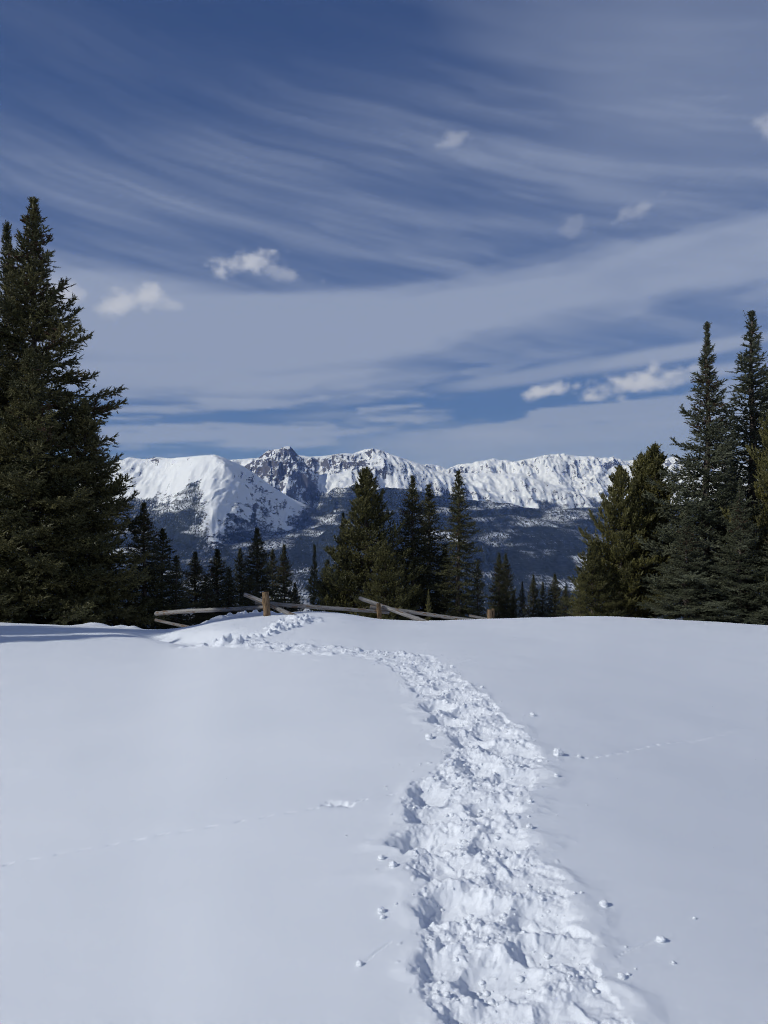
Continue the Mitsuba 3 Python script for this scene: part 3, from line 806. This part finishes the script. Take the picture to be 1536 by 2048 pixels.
labels['log_fence'] = {'label': 'broken fence of peeled logs half buried along the snow crest', 'category': 'fence'}
Yp = hit(533, 1233)[1]
piece('post', 'post_wood', at(535, 1250, Yp), at(530.5, 1184, Yp), .088, .080, 3, 'thick brown post at the path gap', bend=.03)
piece('post', 'post_wood', at(760, 1262, 19.7), at(757, 1207, 19.7), .064, .058, 4, 'thin dark brown post in the middle')
piece('post', 'post_wood', at(980, 1262, 20.2), at(979.5, 1219, 20.2), .07, .066, 5, 'short post stub on the right')
piece('post', 'post_wood', at(986, 1262, 20.32), at(986.5, 1217.5, 20.32), .035, .035, 6)
Yr = Yp + .16
piece('rail', 'rail_wood', at(312, 1227.5, 21.2), at(540, 1213, Yr), .062, .048, 7, 'long grey rail left of the thick post')
piece('rail', 'rail_wood', at(310, 1240, 20.9), at(392, 1258, 20.6), .040, .036, 8, 'low rail sinking into the snow at the left')
piece('rail', 'rail_wood', at(489, 1189, Yp + .32), at(592, 1233.5, Yp - .10 + .02), .052, .048, 9, 'short rail leaning through the thick post into the snow')
piece('rail', 'rail_wood', at(510, 1205, Yp + .50), at(778, 1225.5, 19.86), .050, .046, 10, 'dark rail between the thick and the thin post')
piece('rail', 'rail_wood', at(719, 1196.5, 20.15), at(862, 1248, 19.25), .052, .058, 11, 'grey rail fallen slantwise across the middle post')
piece('rail', 'rail_wood', at(740, 1213.5, 20.0), at(952, 1242, 20.25), .050, .048, 12, 'long knotty rail right of the middle post')
piece('rail', 'rail_wood', at(938, 1231.5, 20.3), at(975, 1239, 20.25), .036, .038, 13, 'brown rail end at the short stub')

# ------------------------------------------------------------------ loose snow
import trimesh
ICO = trimesh.creation.icosphere(subdivisions=3)
ICO1 = trimesh.creation.icosphere(subdivisions=1)


def clod_mesh(seed, r, squash=.8, src=ICO, rough=.9):
    v = np.array(src.vertices)
    n = meshkit.fbm(v * 1.9 + seed * 7.3, 4, seed)
    v = v * (0.72 + rough * (n - .25))[:, None]
    v[:, 2] *= squash
    return v * r, np.array(src.faces)


CLODS = [(1117, 1516, 12, 'flat topped snow chunk right of the path near the small animal tracks'), (1160, 1519, 5, 'small snow ball where the right animal tracks begin'), (1114, 1560, 6, 'upright little snow crumb right of the path below the flat chunk'),
         (1325, 1887, 10, 'round snowball at the end of its own rolling track, lower right'), (719, 1935, 8, 'small snowball at the end of a dotted track, lower left of the path'), (1210, 1814, 10, 'snowball just right of the path above the lower right snowball'),
         (1066, 1433, 6, 'tiny snow crumb right of the path, farthest up'), (859, 1477, 9, 'half round snow lump left of the path beside the middle prints'), (965, 1378, 5, 'small crumb right of the upper path'), (905, 1337, 5, 'small crumb by the bend of the path'),
         (1061, 1609, 6, 'snow crumb right of the path at the widest prints'), (1060, 1660, 8, 'snow lump right of the path below the widest prints'), (786, 1737, 10, 'snowball left of the path above the deep shaded print'), (762, 1718, 8, 'jagged snow lump left of the deep shaded print'),
         (762, 1828, 9, 'lump left of the deep shaded print, lower of the pair'), (765, 1840, 6, 'crumb under the lower left lump'), (1246, 1960, 9, 'lump on the right border of the broken snow at the bottom')]
for k, (px, py, r, lab) in enumerate(CLODS):
    p = hit(px, py)
    R = .85 * r / F * p[1]
    v, f = clod_mesh(k + 1, R, .85)
    key = numbered('snow_clod')
    scene[key] = mikit.ply((v + [p[0], p[1], GZ(*p) + R * .45], f), 'snow', smooth=40)
    labels[key] = {'label': lab, 'category': 'snow clod'}
V, Fs, at_ = [], [], 0
for k in range(1500):
    c, nrm, hw = on_trail(RNG.uniform(0.6, ACC[-1]))
    o = RNG.normal(0, .6) if RNG.rand() < .85 else RNG.normal(0, 1.2)
    q = c + nrm * o * hw
    r = (.004 + .010 * RNG.rand() ** 3) * (1 if abs(o) < .9 else .55)
    v, f = clod_mesh(k % 40, r, .8, ICO1, 1.1)
    a = RNG.uniform(0, 6.28)
    v = v @ np.array([[math.cos(a), math.sin(a), 0], [-math.sin(a), math.cos(a), 0], [0, 0, 1]])
    V.append((v, q, r))
    Fs.append(f + at_)
    at_ += len(v)
zz, _ = ground(np.array([q[0] for _, q, _ in V]), np.array([q[1] for _, q, _ in V]))
scene['snow_crumbs'] = mikit.ply((np.concatenate([v + [q[0], q[1], z + r * .5] for (v, q, r), z in zip(V, zz)]), np.concatenate(Fs)), 'snow', smooth=60)
labels['snow_crumbs'] = {'label': 'small crumbs of loose snow scattered over and beside the path', 'category': 'loose snow', 'kind': 'stuff'}

# ------------------------------------------------------------------ the air
HAZE = 1
if HAZE:
    scene['air'] = {'type': 'homogeneous', 'albedo': {'type': 'rgb', 'value': [0.95, 0.95, 0.95]}, 'sigma_t': {'type': 'rgb', 'value': [5.5e-6, 9.5e-6, 22e-6]}}
    scene['haze'] = {'type': 'cube', 'to_world': T().translate([0, 9000, 150]).scale([24000, 16000, 1200]), 'bsdf': {'type': 'null'}, 'interior': {'type': 'ref', 'id': 'air'}}
    scene['camera']['medium'] = {'type': 'ref', 'id': 'air'}
    labels['haze'] = {'label': 'thin blue mountain air', 'category': 'haze', 'kind': 'stuff'}
if __name__ == '__main__':
    print('triangles: ground', len(gf), 'mountains', 2 * MP.size, {k: v[3] for k, v in used.items()})
